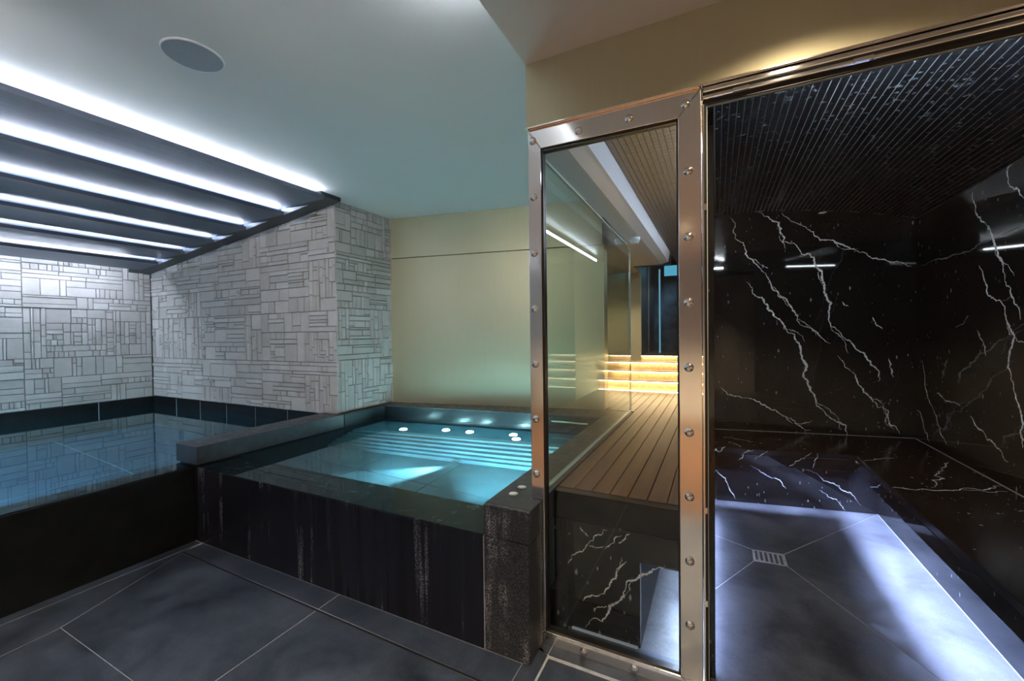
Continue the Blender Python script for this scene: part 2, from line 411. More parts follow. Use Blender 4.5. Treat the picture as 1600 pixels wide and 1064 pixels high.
# --- dropped soffit over the entrance to the shower
o = box('ceiling_entrance', M['ceiling_warm'], (-0.706, 2.3, -3.5, 1.585, 2.412, 2.5))
struct(o, 'lower warm white ceiling in front of the gold header')
t = thing('ceiling_cove_light', (-0.715, -1, 2.42), 'light strip along the side of the lower ceiling, washing the main ceiling', 'light')
box('channel', M['steel'], (-0.722, -0.707, -3.3, 1.20, 2.425, 2.432), t); box('light_strip', M['led_soffit'], (-0.720, -0.710, -3.28, 1.18, 2.432, 2.436), t)
o = MB().prism([(-0.706, 2.146), (2.3, 2.146), (2.3, 2.5), (-0.706, 2.5)], 1.585, 1.68, 'y').build('wall_header', M['gold_header'], None, 0.002)
struct(o, 'brushed gold header panel above the glass panel and door')
# --- outer shell behind and beside the viewer
struct(box('wall_rear', M['plaster'], (-6.6, 2.3, -3.62, -3.5, 0, 2.8)), 'plain warm wall behind the viewer')
struct(box('wall_right', M['plaster'], (2.3, 2.42, -3.62, 1.7, 0, 2.8)), 'plain warm wall right of the viewer')
struct(box('wall_front', M['gold_header'], (1.44, 2.3, 1.585, 1.68, 0, 2.146)), 'gold wall beside the shower opening')
o = MB().box(-3.0, 2.3, -3.5, 0.06, -0.12, -0.002).build('floor_deck', M['wood_rear'])
struct(o, 'dark wooden floor behind the viewer')

# --- slate floor: grout bed with tiles laid on it
bed = MB().box(-3.0, 2.3, 0.06, 1.735, -0.12, -0.0012).build('floor', M['grout'])
struct(bed, 'dark slate tiled floor with pale grout lines in front of the pools')
def tile(poly, parent, mat, name='floor_tile', g=0.0018, z0=-0.03, z1=0.0):
    cx = sum(p[0] for p in poly) / len(poly); cy = sum(p[1] for p in poly) / len(poly)
    q = []
    for x, y in poly:
        d = math.hypot(x - cx, y - cy); k = (d - g * 1.5) / d
        q.append((cx + (x - cx) * k, cy + (y - cy) * k))
    return MB().prism(q, z0, z1).build(name, mat, parent, 0.0004)
T = [[(-2.655, 0.745), (-1.705, 0.745), (-1.705, 1.322), (-2.895, 1.335)],
     [(-1.705, 0.745), (-0.69, 0.745), (-0.69, 1.305), (-1.705, 1.322)],
     [(-2.60, 0.06), (-1.705, 0.06), (-1.705, 0.745), (-2.655, 0.745)],
     [(-1.705, 0.06), (-0.69, 0.06), (-0.69, 0.745), (-1.705, 0.745)],
     [(-2.91, 1.347), (-1.705, 1.334), (-1.705, 1.454), (-2.91, 1.454)],
     [(-1.705, 1.334), (-0.69, 1.317), (-0.69, 1.454), (-1.705, 1.454)],
     [(-2.925, 0.06), (-2.60, 0.06), (-2.655, 0.745), (-2.895, 1.335), (-2.925, 1.40)],
     [(-3.0, 0.06), (-2.93, 0.06), (-2.93, 1.454), (-3.0, 1.454)],
     [(-0.69, 0.06), (-0.617, 0.06), (-0.617, 1.54), (-0.69, 1.59)],
     [(-0.609, 0.745), (0.3, 0.745), (0.3, 1.525), (-0.609, 1.525)],
     [(-0.609, 0.06), (0.3, 0.06), (0.3, 0.745), (-0.609, 0.745)],
     [(0.3, 0.745), (2.3, 0.745), (2.3, 1.525), (0.3, 1.525)], [(0.3, 0.06), (2.3, 0.06), (2.3, 0.745), (0.3, 0.745)],
     [(-0.675, 1.55), (-0.617, 1.54), (-0.617, 1.735), (-0.675, 1.735)],
     [(-0.617, 1.54), (-0.02, 1.54), (-0.02, 1.735), (-0.617, 1.735)], [(-0.02, 1.54), (1.45, 1.54), (1.45, 1.60), (-0.02, 1.60)]]
for p in T: tile(p, bed, M['slate'])
g = MB().prism([(-2.90, 1.336), (-0.69, 1.306), (-0.69, 1.316), (-2.905, 1.346)], -0.02, 0.0003).build('drain_groove', M['groove'], bed)

# --- gold feature wall behind the plunge pool (two panels, a dark joint between)
GA = Vector((-3.06, 3.297, 0)); GB = Vector((-0.917, 3.704, 0)); gd = (GB - GA).normalized(); gn = Vector((-gd.y, gd.x, 0))
def gpoly(a, b, t0, t1): return [tuple((p + gn * t)[:2]) for p, t in ((a, t0), (b, t0), (b, t1), (a, t1))]
wg = MB().prism(gpoly(GA, GB, 0.012, 0.12), 0.0, 2.5).build('wall_gold', M['joint'])
struct(wg, 'brushed gold panelled wall behind the plunge pool')
MB().prism(gpoly(GA, GB, 0, 0.012), 0.60, 2.086).build('panel', M['gold'], wg, 0.0015)
MB().prism(gpoly(GA, GB, 0, 0.012), 2.092, 2.50).build('panel', M['gold'], wg, 0.0015)
MB().prism([(-0.917, 3.705), (-0.905, 3.705), (-0.905, 3.83), (-0.917, 3.83)], 0.605, 2.1).build('panel', M['gold'], wg)

# --- split-face stone walls: every stone its own piece
def split(x, y, w_, h_, out, big):
    a = w_ * h_; asp = w_ / h_
    if (a < 0.0042) or (a < big and random.random() < 0.38 and 0.25 < asp < 8) or (w_ < 0.06 and h_ < 0.2) or (h_ < 0.05 and w_ < 0.42):
        out.append((x, y, w_, h_)); return
    cut_h = random.random() < (0.30 if asp < 0.6 else 0.52 if asp < 4 else 0.30)
    if h_ < 0.07: cut_h = False
    if w_ < 0.07: cut_h = True
    t = random.choice((0.5, 0.33, 0.67, 0.4, 0.6, 0.25, 0.75))
    if cut_h: split(x, y, w_, h_ * t, out, big); split(x, y + h_ * t, w_, h_ * (1 - t), out, big)
    else: split(x, y, w_ * t, h_, out, big); split(x + w_ * t, y, w_ * (1 - t), h_, out, big)

def clip(poly, a, b):           # keep y <= a + b*x
    out = []
    for i in range(len(poly)):
        p, q = poly[i], poly[(i + 1) % len(poly)]
        dp = a + b * p[0] - p[1]; dq = a + b * q[0] - q[1]
        if dp >= 0: out.append(p)
        if dp * dq < 0:
            t = dp / (dp - dq); out.append((p[0] + (q[0] - p[0]) * t, p[1] + (q[1] - p[1]) * t))
    return out

def inset(poly, d):
    n = len(poly); out = []
    for i in range(n):
        p0, p1, p2 = Vector(poly[i - 1]), Vector(poly[i]), Vector(poly[(i + 1) % n])
        e1 = (p1 - p0).normalized(); e2 = (p2 - p1).normalized()
        n1 = Vector((-e1.y, e1.x)); n2 = Vector((-e2.y, e2.x))
        k = max(0.3, 1 + n1.dot(n2)); out.append(tuple(p1 + (n1 + n2) * (d / k)))
    return out

def stone_geo(mb, poly, org, u, n, gap=0.0021):
    xs = [p[0] for p in poly]; ys = [p[1] for p in poly]
    m_ = min(max(xs) - min(xs), max(ys) - min(ys))
    if len(poly) < 3 or m_ < 0.014: return False
    dep = random.uniform(0.009, 0.015) + (0.006 if m_ < 0.05 else 0)
    tlt = random.uniform(-0.002, 0.002)
    pa = inset(poly, gap); pb = inset(poly, gap + min(0.0035, m_ * 0.14))
    n_ = len(poly); U = Vector(u); Nn = Vector(n); O = Vector(org)
    def W(p, d): return tuple(O + U * p[0] + Vector((0, 0, p[1])) + Nn * d)
    vs = [W(p, 0) for p in pa] + [W(p, dep - 0.004) for p in pa] + [W(p, dep + random.uniform(-0.0012, 0.0012)) for p in pb]
    fs = [tuple(range(2 * n_, 3 * n_))]
    for k in (0, n_):
        for i in range(n_): fs.append((k + i, k + (i + 1) % n_, k + n_ + (i + 1) % n_, k + n_ + i))
    if U.cross(Vector((0, 0, 1))).dot(Nn) < 0: fs = [q[::-1] for q in fs]
    mb.add(vs, fs); return True

def stone_wall(parent, org, u, n, width, z0, z1, near, top=None, big=0.03, pw=1.06, ph=0.465):
    """near(x) tells which stones are built one by one; the others join into one part"""
    rects = []
    nx = max(1, round(width / pw)); nz = max(1, round((z1 - z0) / ph))
    for i in range(nx):
        for j in range(nz):
            split(width * i / nx, z0 + (z1 - z0) * j / nz, width / nx, (z1 - z0) / nz, rects, big)
    rest = MB(); single = []
    for (x, y, w_, h_) in rects:
        poly = [(x, y), (x + w_, y), (x + w_, y + h_), (x, y + h_)]
        if top: poly = clip(poly, *top)
        if len(poly) < 3: continue
        single.append((w_ * h_, poly, near(x + w_ / 2)))
    single.sort(key=lambda t: (-t[2], -t[0]))
    k = 0
    for a, poly, nr in single:
        if nr and k < 300:
            mb = MB()
            if stone_geo(mb, poly, org, u, n): mb.build('stone', M['stone'], parent); k += 1
        else: stone_geo(rest, poly, org, u, n)
    if rest.v: rest.build('small_stones', M['stone'], parent)['kind'] = 'stuff'
    return k

SLOPE = lambda x: 2.455 + 0.118 * (x + 3.027)
wl = box('wall_left', M['mortar'], (-6.5, -6.24, -3.5, 2.62, 0.58, 2.75)); struct(wl, 'grey split-face stone wall at the far left end of the pool')
stone_wall(wl, (-6.24, 2.60, 0), (0, -1, 0), (1, 0, 0), 4.2, 0.585, 2.14, lambda x: x < 1.5)
wp = MB().prism([(-6.24, 0.605), (-3.04, 0.605), (-3.04, 2.5), (-6.24, 2.5)], 2.62, 2.9, 'y').build('wall_pool_side', M['mortar'])
struct(wp, 'grey split-face stone wall along the pool under the sloping beam')
stone_wall(wp, (-3.025, 2.62, 0), (-1, 0, 0), (0, -1, 0), 3.2, 0.59, 2.46, lambda x: True, top=(SLOPE(-3.025) + 0.03, -0.118), big=0.034)
wr = box('wall_stone_return', M['mortar'], (-3.06, -3.04, 2.62, 3.33, 0.6, 2.5)); struct(wr, 'narrow stone wall face turning towards the gold wall')
stone_wall(wr, (-3.04, 2.612, 0), (0, 1, 0), (1, 0, 0), 0.715, 0.605, 2.498, lambda x: True, big=0.02, pw=0.8)

# ================================================================== LOUVRE CEILING LIGHT
lv = thing('louvre_light_ceiling', (-4.5, 0, 2.1), 'sloping ceiling of grey metal louvres with white light strips over the pool', 'ceiling light')
LX = [-2.89, -3.40, -3.94, -4.46, -4.99, -5.53]
LZ = lambda x: 2.7668 + 0.118 * x
Y0, Y1 = -3.45, 2.385
for k, x in enumerate(LX):
    z = LZ(x)
    nx_ = LX[k + 1] if k < 5 else -5.92
    zn = LZ(nx_) + (0.05 if k < 5 else 0.012)
    xe = nx_ - 0.10 if k < 5 else nx_
    lo = MB().prism([(x, z), (x, z + 0.006), (xe, zn + 0.006), (xe, zn)], Y0, Y1, 'y').build('louvre', M['louvre'], lv)
    # upturned front lip, seen as a thin bright edge
    MB().prism([(x + 0.012, z - 0.002), (x + 0.012, z + 0.026), (x + 0.004, z + 0.026), (x + 0.004, z + 0.005), (x - 0.03, z + 0.004), (x - 0.03, z - 0.002)], Y0, Y1, 'y').build('lip', M['lip'], lo)
    zs = z - 0.003 * k
    MB().prism([(x - 0.012, zs + 0.024), (x - 0.012, zs + 0.031), (x - 0.020, zs + 0.031), (x - 0.020, zs + 0.024)], Y0, Y1 - 0.02, 'y').build('light_strip', M['led_louvre' if k else 'led_cove'], lo)
    if k:
        # bright triangular end plate closing the gap beside the beam
        MB().prism([(x + 0.32, z + 0.036), (x - 0.02, z + 0.052), (x - 0.02, z + 0.0), (x + 0.02, z - 0.002)], Y1 - 0.004, Y1 + 0.004, 'y').build('closing_plate', M['bracket'], lo)
zl = LZ(-5.92)
MB().box(-5.95, -5.93, Y0, Y1 - 0.1, zl + 0.03, zl + 0.036).build('light_strip', M['led_louvre'], lv)
bm = MB().prism([(-2.93, SLOPE(-2.93)), (-2.93, SLOPE(-2.93) + 0.045), (-3.04, SLOPE(-3.04) + 0.10), (-6.235, SLOPE(-6.235) + 0.10), (-6.235, SLOPE(-6.235))], 2.395, 2.595, 'y').build('beam', M['beam'], None, 0.002)
tag(bm, 'dark steel beam sloping along the top of the stone wall', 'beam')

# ================================================================== SWIMMING POOL
pool = thing('swimming_pool', (-4.6, 0, -0.9), 'black stone lined indoor pool below the louvre ceiling', 'pool')
box('overflow_wall', M['pool_front'], (-3.16, -3.0, -3.49, 1.456, -0.9, 0.474), pool, 0.003)
box('basin_wall', M['rim_wet'], (-6.24, -3.225, 2.612, 2.66, -0.9, 0.588), pool)
box('basin_wall', M['rim_wet'], (-6.30, -6.235, -3.49, 2.62, -0.9, 0.579), pool)
box('divider_wall', M['rim_wet'], (-3.16, -2.967, 1.458, 2.61, -0.9, 0.488), pool)
# vertical joints of the lining
for x in (-3.72, -4.22, -4.72, -5.22, -5.72): box('joint', M['grout'], (x - 0.002, x + 0.002, 2.610, 2.613, -0.2, 0.586), pool)
for y in (0.4, 1.3, 2.1): box('joint', M['grout'], (-6.236, -6.232, y - 0.002, y + 0.002, -0.2, 0.582), pool)
pb = box('pool_bed', M['pool_grout'], (-6.24, -3.16, -3.49, 2.62, -0.96, -0.905), pool)
for i in range(4):
    for j in range(7):
        x0 = -6.235 + i * 0.77; y0 = 2.61 - (j + 1) * 0.87
        box('floor_tile', M['pool_tile'], (x0 + 0.008, x0 + 0.762, y0 + 0.008, y0 + 0.862, -0.92, -0.9), pool)
o = MB().add([(-6.24, -3.5, ZW), (-3.0, -3.5, ZW), (-3.0, 1.456, ZW), (-3.165, 1.456, ZW), (-3.165, 2.614, ZW), (-6.24, 2.614, ZW)], [(0, 1, 2, 3, 4, 5)]).build('pool_water', M['water2'])
tag(o, 'still blue water of the swimming pool mirroring the stone wall', 'water')
def pool_light(y, k):
    t = thing('underwater_lamp', (-3.16, y, -0.15), 'round underwater lamp in the pool wall %s' % ('nearest the plunge pool', 'in the middle', 'farthest from the plunge pool')[k], 'lamp', 'underwater lamps of the swimming pool')
    MB().cyl((-3.175, y, -0.15), 0.09, 0.013, 'x', 24).build('bezel', M['chrome'], t)
    MB().cyl((-3.18, y, -0.15), 0.075, 0.006, 'x', 24).build('lens', M['lens'], t)
    lamp('lamp', 'SPOT', (-3.20, y, -0.15), POOL_LAMP, (0.45, 0.84, 1.0), t, (-5.5, y, -0.75), spot=150, blend=0.8, radius=0.06)
for k, y in enumerate((-0.1, -1.3, -2.6)): pool_light(y, k)

# ================================================================== PLUNGE POOL
tub = thing('plunge_pool', (-1.9, 2.3, 0), 'black stone plunge pool with overflowing front edge and glowing turquoise basin', 'plunge pool')
BI = lambda x: 3.096 + 0.119 * (x + 3.009)          # inner back edge of the rim
box('overflow_wall', M['tub_front'], (-2.957, -0.862, 1.454, 1.705, 0.001, 0.475), tub, 0.003)
MB().prism([(-0.859, 1.454), (-0.657, 1.454), (-0.657, 1.588), (-0.704, 1.588), (-0.704, 1.637), (-0.657, 1.637), (-0.657, 1.72), (-0.859, 1.72)], 0.001, 0.474).build('pier', M['pier'], tub, 0.003)
box('seam', M['grout'], (-0.862, -0.859, 1.4535, 1.50, 0.001, 0.474), tub)
box('pier_cap', M['pier'], (-0.86, -0.655, 1.453, 1.475, 0.478, ZR - 0.001), tub, 0.002)
MB().prism([(-0.86, 1.475), (-0.655, 1.475), (-0.655, 1.588), (-0.704, 1.588), (-0.704, 1.637), (-0.656, 1.637), (-0.656, 3.68), (-0.86, 3.68)], 0.478, ZR).build('rim', M['rim'], tub, 0.002)
box('basin_wall', M['basin'], (-0.858, -0.66, 1.72, 3.68, 0.0, 0.476), tub)
box('rim', M['rim'], (-3.20, -2.955, 1.452, 2.61, 0.49, ZR), tub, 0.002)
box('basin_wall', M['rim_wet'], (-2.965, -2.95, 1.456, 3.15, 0.0, 0.489), tub)
MB().prism([(-3.035, 2.611), (-2.948, 2.611), (-2.948, 3.13), (-3.035, 3.13)], 0.49, 0.604).build('rim', M['rim_wet'], tub, 0.002)
MB().prism([(-3.0, BI(-3.0)), (-0.86, BI(-0.86)), (-0.86, 3.70), (-3.0, 3.30)], 0.0, 0.60).build('basin_wall', M['rim_wet'], tub)
MB().prism([(-3.03, BI(-3.03)), (-0.86, BI(-0.86)), (-0.86, 3.712), (-3.03, 3.302)], 0.5, ZR).build('rim', M['rim'], tub, 0.002)
# basin floor slabs and the sunken steps
ZF = 0.04
box('basin_bed', M['pool_grout'], (-2.95, -0.86, 1.7, 3.2, -0.06, ZF - 0.008), tub)
for i in range(3):
    for j in range(2):
        x0 = -2.95 + i * 0.63; y0 = 1.705 + j * 0.45
        box('floor_slab', M['basin'], (x0 + 0.003, x0 + 0.627, y0 + 0.003, y0 + 0.447, ZF - 0.03, ZF), tub)
for k, (zt, off) in enumerate(((0.36, 0.41), (0.31, 0.47), (0.26, 0.53), (0.21, 0.59), (0.16, 0.635), (0.11, 0.675))):
    MB().prism([(-2.95, BI(-2.95) - off), (-0.93 - 0.02 * k, BI(-0.93) - off), (-0.93 - 0.02 * k, BI(-0.93)), (-2.95, BI(-2.95))], ZF, zt).build('step', M['basin'], tub, 0.003)
for k, (zt, wd) in enumerate(((0.36, 0.13), (0.25, 0.175), (0.14, 0.22))):
    box('step', M['basin'], (-0.862 - wd, -0.86, 1.706, 2.72, ZF, zt), tub, 0.003)
o = MB().add([(-2.952, 1.4525, ZW), (-0.862, 1.4525, ZW), (-0.862, BI(-0.862), ZW), (-2.952, BI(-2.952), ZW)], [(0, 1, 2, 3)]).build('plunge_pool_water', M['water'])
tag(o, 'clear turquoise water filling the plunge pool to its overflow edge', 'water')
# massage jets that glow on the first submerged ledge
for k, (x, y) in enumerate(((-2.52, 2.88), (-2.15, 3.01), (-1.92, 3.035), (-1.53, 3.10), (-1.45, 2.99))):
    t = thing('ledge_light', (x, y, 0.36), ('round white light on the sunken ledge nearest the stone wall', 'second round white light on the sunken ledge from the stone wall', 'middle round white light on the sunken ledge', 'farther of the two round white lights near the glass panel', 'nearer of the two round white lights near the glass panel')[k], 'light', 'round lights on the sunken ledge')
    MB().cyl((x, y, 0.36), 0.042, 0.006, n=24).build('bezel', M['chrome'], t)
    MB().cyl((x, y, 0.366), 0.034, 0.004, n=24).build('lens', M['lens'], t)
    lamp('lamp', 'SPOT', (x, y, 0.376), TUB_SPOT * 0.28, (0.5, 0.95, 1.0), t, (x, y, 2), spot=165, blend=1.0, radius=0.03)
def tub_spot(name, loc, tgt, e, sp, label):
    t = thing(name, loc, label, 'lamp', 'submerged spotlights of the plunge pool')
    MB().cyl((loc[0], loc[1] + 0.012, loc[2]), 0.03, -0.012, 'y', 20).build('housing', M['chrome'], t)
    lamp('lamp', 'SPOT', (loc[0], loc[1] - 0.02, loc[2]), e, (0.5, 0.9, 1.0), t, tgt, spot=sp, blend=0.7, radius=0.02)
tub_spot('submerged_spotlight', (-1.74, 2.545, 0.085), (-2.15, 1.95, 0.035), TUB_SPOT * 1.0, 40, 'submerged spotlight in the basin steps throwing a beam across the floor')
for k, (x, e) in enumerate(((-1.25, 0.9), (-2.0, 0.4))):
    t = thing('added_basin_lamp', (x, 1.712, 0.22), ('added unseen underwater lamp inside the front wall nearer the glass panel', 'added unseen underwater lamp inside the front wall nearer the pool')[k], 'lamp', 'added lamps inside the front wall of the plunge pool')  # added lamps, out of view, that brighten the sunken steps
    MB().cyl((x, 1.706, 0.22), 0.05, 0.01, 'y', 24).build('bezel', M['chrome'], t); MB().cyl((x, 1.714, 0.22), 0.04, 0.004, 'y', 24).build('lens', M['lens'], t)
    lamp('lamp', 'SPOT', (x, 1.73, 0.22), TUB_SPOT * e, (0.42, 0.88, 1.0), t, (x - 0.1, 2.6, 0.36), spot=80, blend=0.9, radius=0.04)
# floor outlet near the overflow edge
t = thing('basin_outlet', (-1.45, 1.86, ZF), 'round outlet cover in the basin floor behind the overflow edge', 'outlet')
MB().cyl((-1.45, 1.86, ZF), 0.10, 0.02, n=28, r2=0.085).build('cover', M['plastic'], t, 0.003)
for k in range(5): MB().box(-1.51, -1.39, 1.81 + k * 0.024, 1.82 + k * 0.024, ZF + 0.02, ZF + 0.022).build('slot', M['dark'], t)
# touch buttons let into the rim beside the glass panel
for k, y in enumerate((1.682, 1.597)):
    t = thing('rim_button', (-0.791, y, ZR), ('round steel button on the rim, farther from the overflow edge', 'round steel button on the rim, nearer to the overflow edge')[k], 'button', 'round buttons on the plunge pool rim')
    MB().cyl((-0.791, y, ZR), 0.021, 0.003, n=28).build('ring', M['bracket'], t, 0.0008)
    MB().cyl((-0.791, y, ZR + 0.003), 0.016, 0.0015, n=28).build('cap', M['plastic'], t)
# gold strip painted in for the gold wall's reflection in the back rim
t = box('gold_reflection', M['gold'], (-1.30, -0.95, BI(-1.1) - 0.02, BI(-1.1) - 0.012, 0.545, 0.556)); tag(t, 'slim gold strip standing for a reflection in the back rim beside the glass screen', 'slot')

# ================================================================== SHOWER
def vault(x): return 2.303 - 0.11 * (x - 0.2) ** 2
WB = lambda x: 4.253 + math.tan(AP) * (x - 1.379)      # back wall line
RB = lambda x: 3.723 + math.tan(AP) * (x - 1.011)      # back riser line
SB = lambda x: 3.532 + math.tan(AP) * (x - 0.839)      # front edge of the back slab
ws_b = MB().prism([(-0.045, WB(-0.045)), (1.42, WB(1.42)), (1.42, WB(1.42) + 0.1), (-0.045, WB(-0.045) + 0.1)], 0, 2.42).build('wall_shower_back', M['marble'])
struct(ws_b, 'polished black marble back wall of the shower with white veins')
ws_r = box('wall_shower_right', M['marble'], (1.379, 1.44, 1.68, 4.30, 0, 2.42)); struct(ws_r, 'polished black marble right wall of the shower with white veins')
ws_l = MB().prism([(1.70, 0.0), (1.735, 0.0), (1.735, 0.07), (4.15, 0.07), (4.15, 2.42), (1.70, 2.42)], -0.043, -0.008, 'x').build('wall_shower_left', M['marble']); struct(ws_l, 'thin black marble wall between shower and corridor')

# veins: jagged calcite ribbons let into the polished faces
VB = [
  [(0.312,4.058,2.297),(0.396,4.073,2.241),(0.459,4.085,2.200),(0.466,4.086,2.191),(0.509,4.094,2.068),(0.492,4.091,2.040),(0.594,4.109,1.993),(0.695,4.128,1.897),(0.745,4.137,1.797),(0.786,4.145,1.678),(0.802,4.148,1.560),(0.830,4.153,1.520),(0.811,4.149,1.443),(0.830,4.153,1.326),(0.916,4.168,1.237),(1.028,4.189,1.121),(1.099,4.202,1.016),(1.146,4.210,0.940),(1.143,4.210,0.893)],
  [(0.222,4.041,1.719),(0.302,4.056,1.591),(0.387,4.072,1.474),(0.491,4.091,1.361),(0.568,4.105,1.270),(0.611,4.112,1.190),(0.628,4.116,1.071),(0.670,4.123,0.873),(0.728,4.134,0.716),(0.811,4.149,0.601),(0.933,4.171,0.529),(0.942,4.173,0.452)],
  [(0.107,4.020,2.279),(0.128,4.024,2.155),(0.204,4.038,2.051),(0.236,4.044,1.927),(0.332,4.062,1.824),(0.395,4.073,1.724),(0.458,4.085,1.625),(0.541,4.100,1.492)],
  [(0.492,4.091,2.288),(0.594,4.109,2.180),(0.712,4.131,2.102),(0.843,4.155,2.023),(0.924,4.170,1.969),(1.035,4.190,1.914),(1.160,4.213,1.849),(1.267,4.232,1.824),(1.352,4.248,1.785)],
  [(0.876,4.161,1.092),(0.957,4.176,0.976),(1.013,4.186,0.861),(1.100,4.202,0.748),(1.209,4.222,0.657),(1.224,4.225,0.544),(1.283,4.235,0.480)],
  [(0.024,4.005,0.815),(0.175,4.033,0.741),(0.333,4.062,0.681),(0.466,4.086,0.610),(0.575,4.106,0.551),(0.692,4.127,0.477)],
  [(1.208,4.222,1.074),(1.231,4.226,0.979),(1.239,4.227,0.923)],
  [(1.106,4.203,1.397),(1.169,4.215,1.301)],
  [(0.908,4.167,1.527),(0.948,4.174,1.487)],
  [(0.387,4.072,1.756),(0.439,4.081,1.653),(0.508,4.094,1.570),(0.577,4.106,1.449),(0.645,4.119,1.329),(0.728,4.134,1.288),(0.827,4.152,1.189)],
]
VR = [
  [(1.379,3.469,2.117),(1.379,3.429,1.978),(1.379,3.318,1.882),(1.379,3.249,1.773),(1.379,3.172,1.655),(1.379,3.099,1.506),(1.379,3.020,1.341)],
  [(1.379,3.393,1.667),(1.379,3.338,1.570),(1.379,3.212,1.451),(1.379,3.137,1.344),(1.379,3.076,1.268),(1.379,3.114,1.141),(1.379,3.093,1.054),(1.379,3.043,0.923),(1.379,3.013,0.780),(1.379,2.994,0.695)],
  [(1.379,4.141,1.063),(1.379,4.059,0.839),(1.379,3.946,0.717),(1.379,3.839,0.570),(1.379,3.765,0.522)],
  [(1.379,4.220,0.679),(1.379,4.096,0.548),(1.379,4.017,0.477)],
  [(1.379,3.911,0.850),(1.379,3.775,0.811),(1.379,3.591,0.809)],
  [(1.379,3.480,0.768),(1.379,3.352,0.708),(1.379,3.235,0.659),(1.379,3.108,0.594)],
  [(1.379,3.408,1.287),(1.379,3.334,1.197),(1.379,3.321,1.142)],
  [(1.379,3.062,2.353),(1.379,3.075,2.195),(1.379,3.131,2.066),(1.379,3.052,2.009),(1.379,3.003,1.946)],
]
VT = [
  [(0.843,2.878,0.450),(0.928,2.887,0.450),(1.046,2.927,0.450),(1.149,2.993,0.450),(1.252,3.027,0.450),(1.364,3.140,0.450)],
  [(1.315,3.578,0.450),(1.282,3.528,0.450),(1.152,3.262,0.450),(1.024,2.960,0.450)],
  [(0.848,3.387,0.450),(0.923,3.475,0.450),(1.047,3.549,0.450)],
  [(0.041,3.712,0.450),(0.161,3.688,0.450),(0.247,3.639,0.450)],
  [(0.075,3.564,0.450),(0.135,3.508,0.450),(0.158,3.439,0.450)],
]
VS = [
  [(-0.050,3.369,0.454),(0.019,3.382,0.415),(0.058,3.389,0.456)],
  [(0.135,3.403,0.365),(0.232,3.421,0.448)],
  [(0.245,3.423,0.373),(0.323,3.438,0.445)],
  [(0.453,3.461,0.341),(0.492,3.469,0.382),(0.587,3.486,0.449)],
  [(0.595,3.487,0.339),(0.622,3.492,0.447)],
]
VI = [
  [(-0.026,3.533,0.288),(-0.007,3.537,0.228),(0.056,3.548,0.172),(0.083,3.553,0.093),(0.127,3.561,0.021)],
  [(0.225,3.579,0.287),(0.286,3.590,0.252),(0.347,3.601,0.212),(0.415,3.614,0.193),(0.457,3.622,0.128)],
  [(0.557,3.640,0.288),(0.647,3.656,0.262),(0.688,3.664,0.207),(0.741,3.674,0.197),(0.786,3.682,0.178),(0.851,3.694,0.139),(0.916,3.706,0.056)],
  [(0.663,3.659,0.139),(0.720,3.670,0.093),(0.786,3.682,0.054),(0.824,3.689,0.002)],
]
VC = [
  [(-0.518,1.735,0.017),(-0.486,1.735,0.065),(-0.420,1.735,0.105),(-0.413,1.735,0.141),(-0.353,1.735,0.212),(-0.340,1.735,0.255),(-0.288,1.735,0.302),(-0.226,1.735,0.343),(-0.189,1.735,0.368)],
  [(-0.528,1.735,0.130),(-0.489,1.735,0.165),(-0.426,1.735,0.209),(-0.386,1.735,0.264),(-0.369,1.735,0.315),(-0.339,1.735,0.349)],
  [(-0.428,1.735,0.382),(-0.391,1.735,0.414),(-0.358,1.735,0.451)],
  [(-0.371,1.735,0.415),(-0.345,1.735,0.441),(-0.325,1.735,0.468)],
  [(-0.595,1.735,0.278),(-0.576,1.735,0.321),(-0.501,1.735,0.387),(-0.417,1.735,0.466)],
  [(-0.475,1.735,0.096),(-0.420,1.735,0.136)],
  [(-0.535,1.735,0.456),(-0.500,1.735,0.418)],
  [(-0.501,1.735,0.380),(-0.432,1.735,0.388)],
]
def ribbon(mb, pts, n, wmax, rnd):
    n = Vector(n); P = [Vector(p) for p in pts]
    for _ in range(4):
        Q = [P[0]]
        for a, b in zip(P, P[1:]):
            d = b - a; s_ = d.cross(n); s_ = s_.normalized() if s_.length else s_
            Q += [(a + b) / 2 + s_ * rnd.gauss(0, 0.11) * d.length, b]
        P = Q
    m_ = len(P); vs = []
    ph = rnd.random() * 9
    for i, p in enumerate(P):
        d = (P[min(i + 1, m_ - 1)] - P[max(i - 1, 0)]); s_ = d.cross(n).normalized()
        t = i / (m_ - 1); wv = wmax * (0.25 + 0.75 * abs(math.sin(3.1 * t * 2.3 + ph))) * (0.45 + rnd.random()) * min(1, 6 * t + .1, 6 * (1 - t) + .1)
        vs += [p + s_ * wv / 2 + n * 0.0006, p - s_ * wv / 2 + n * 0.0006, p + s_ * wv / 2 - n * 0.001, p - s_ * wv / 2 - n * 0.001]
    fs = []
    for i in range(m_ - 1):
        a = 4 * i; b = a + 4
        fs += [(a, b, b + 1, a + 1), (a, a + 2, b + 2, b), (a + 1, b + 1, b + 3, a + 3)]
    if (vs[4] - vs[0]).cross(vs[5] - vs[0]).dot(n) < 0: fs = [q[::-1] for q in fs]
    mb.add(vs, fs)
def veins(lst, parent, n, wd, seed):
    r_ = random.Random(seed)
    for i, l in enumerate(lst):
        mb = MB(); ribbon(mb, l, n, wd * (1.0 if i < 2 else 0.62), r_); mb.build('marble_vein', M['vein'], parent)
        if len(l) > 5:                                  # side branches
            for k in range(3, len(l) - 1, 5):
                a = Vector(l[k]); d = (Vector(l[k + 1]) - a); s_ = d.cross(Vector(n)); mb = MB()
                ribbon(mb, [a, a + d * 0.8 + s_ * r_.uniform(-0.3, 0.3), a + d * 1.9 + s_ * r_.uniform(-0.7, 0.7)], n, wd * 0.3, r_); mb.build('marble_vein', M['vein'], parent)
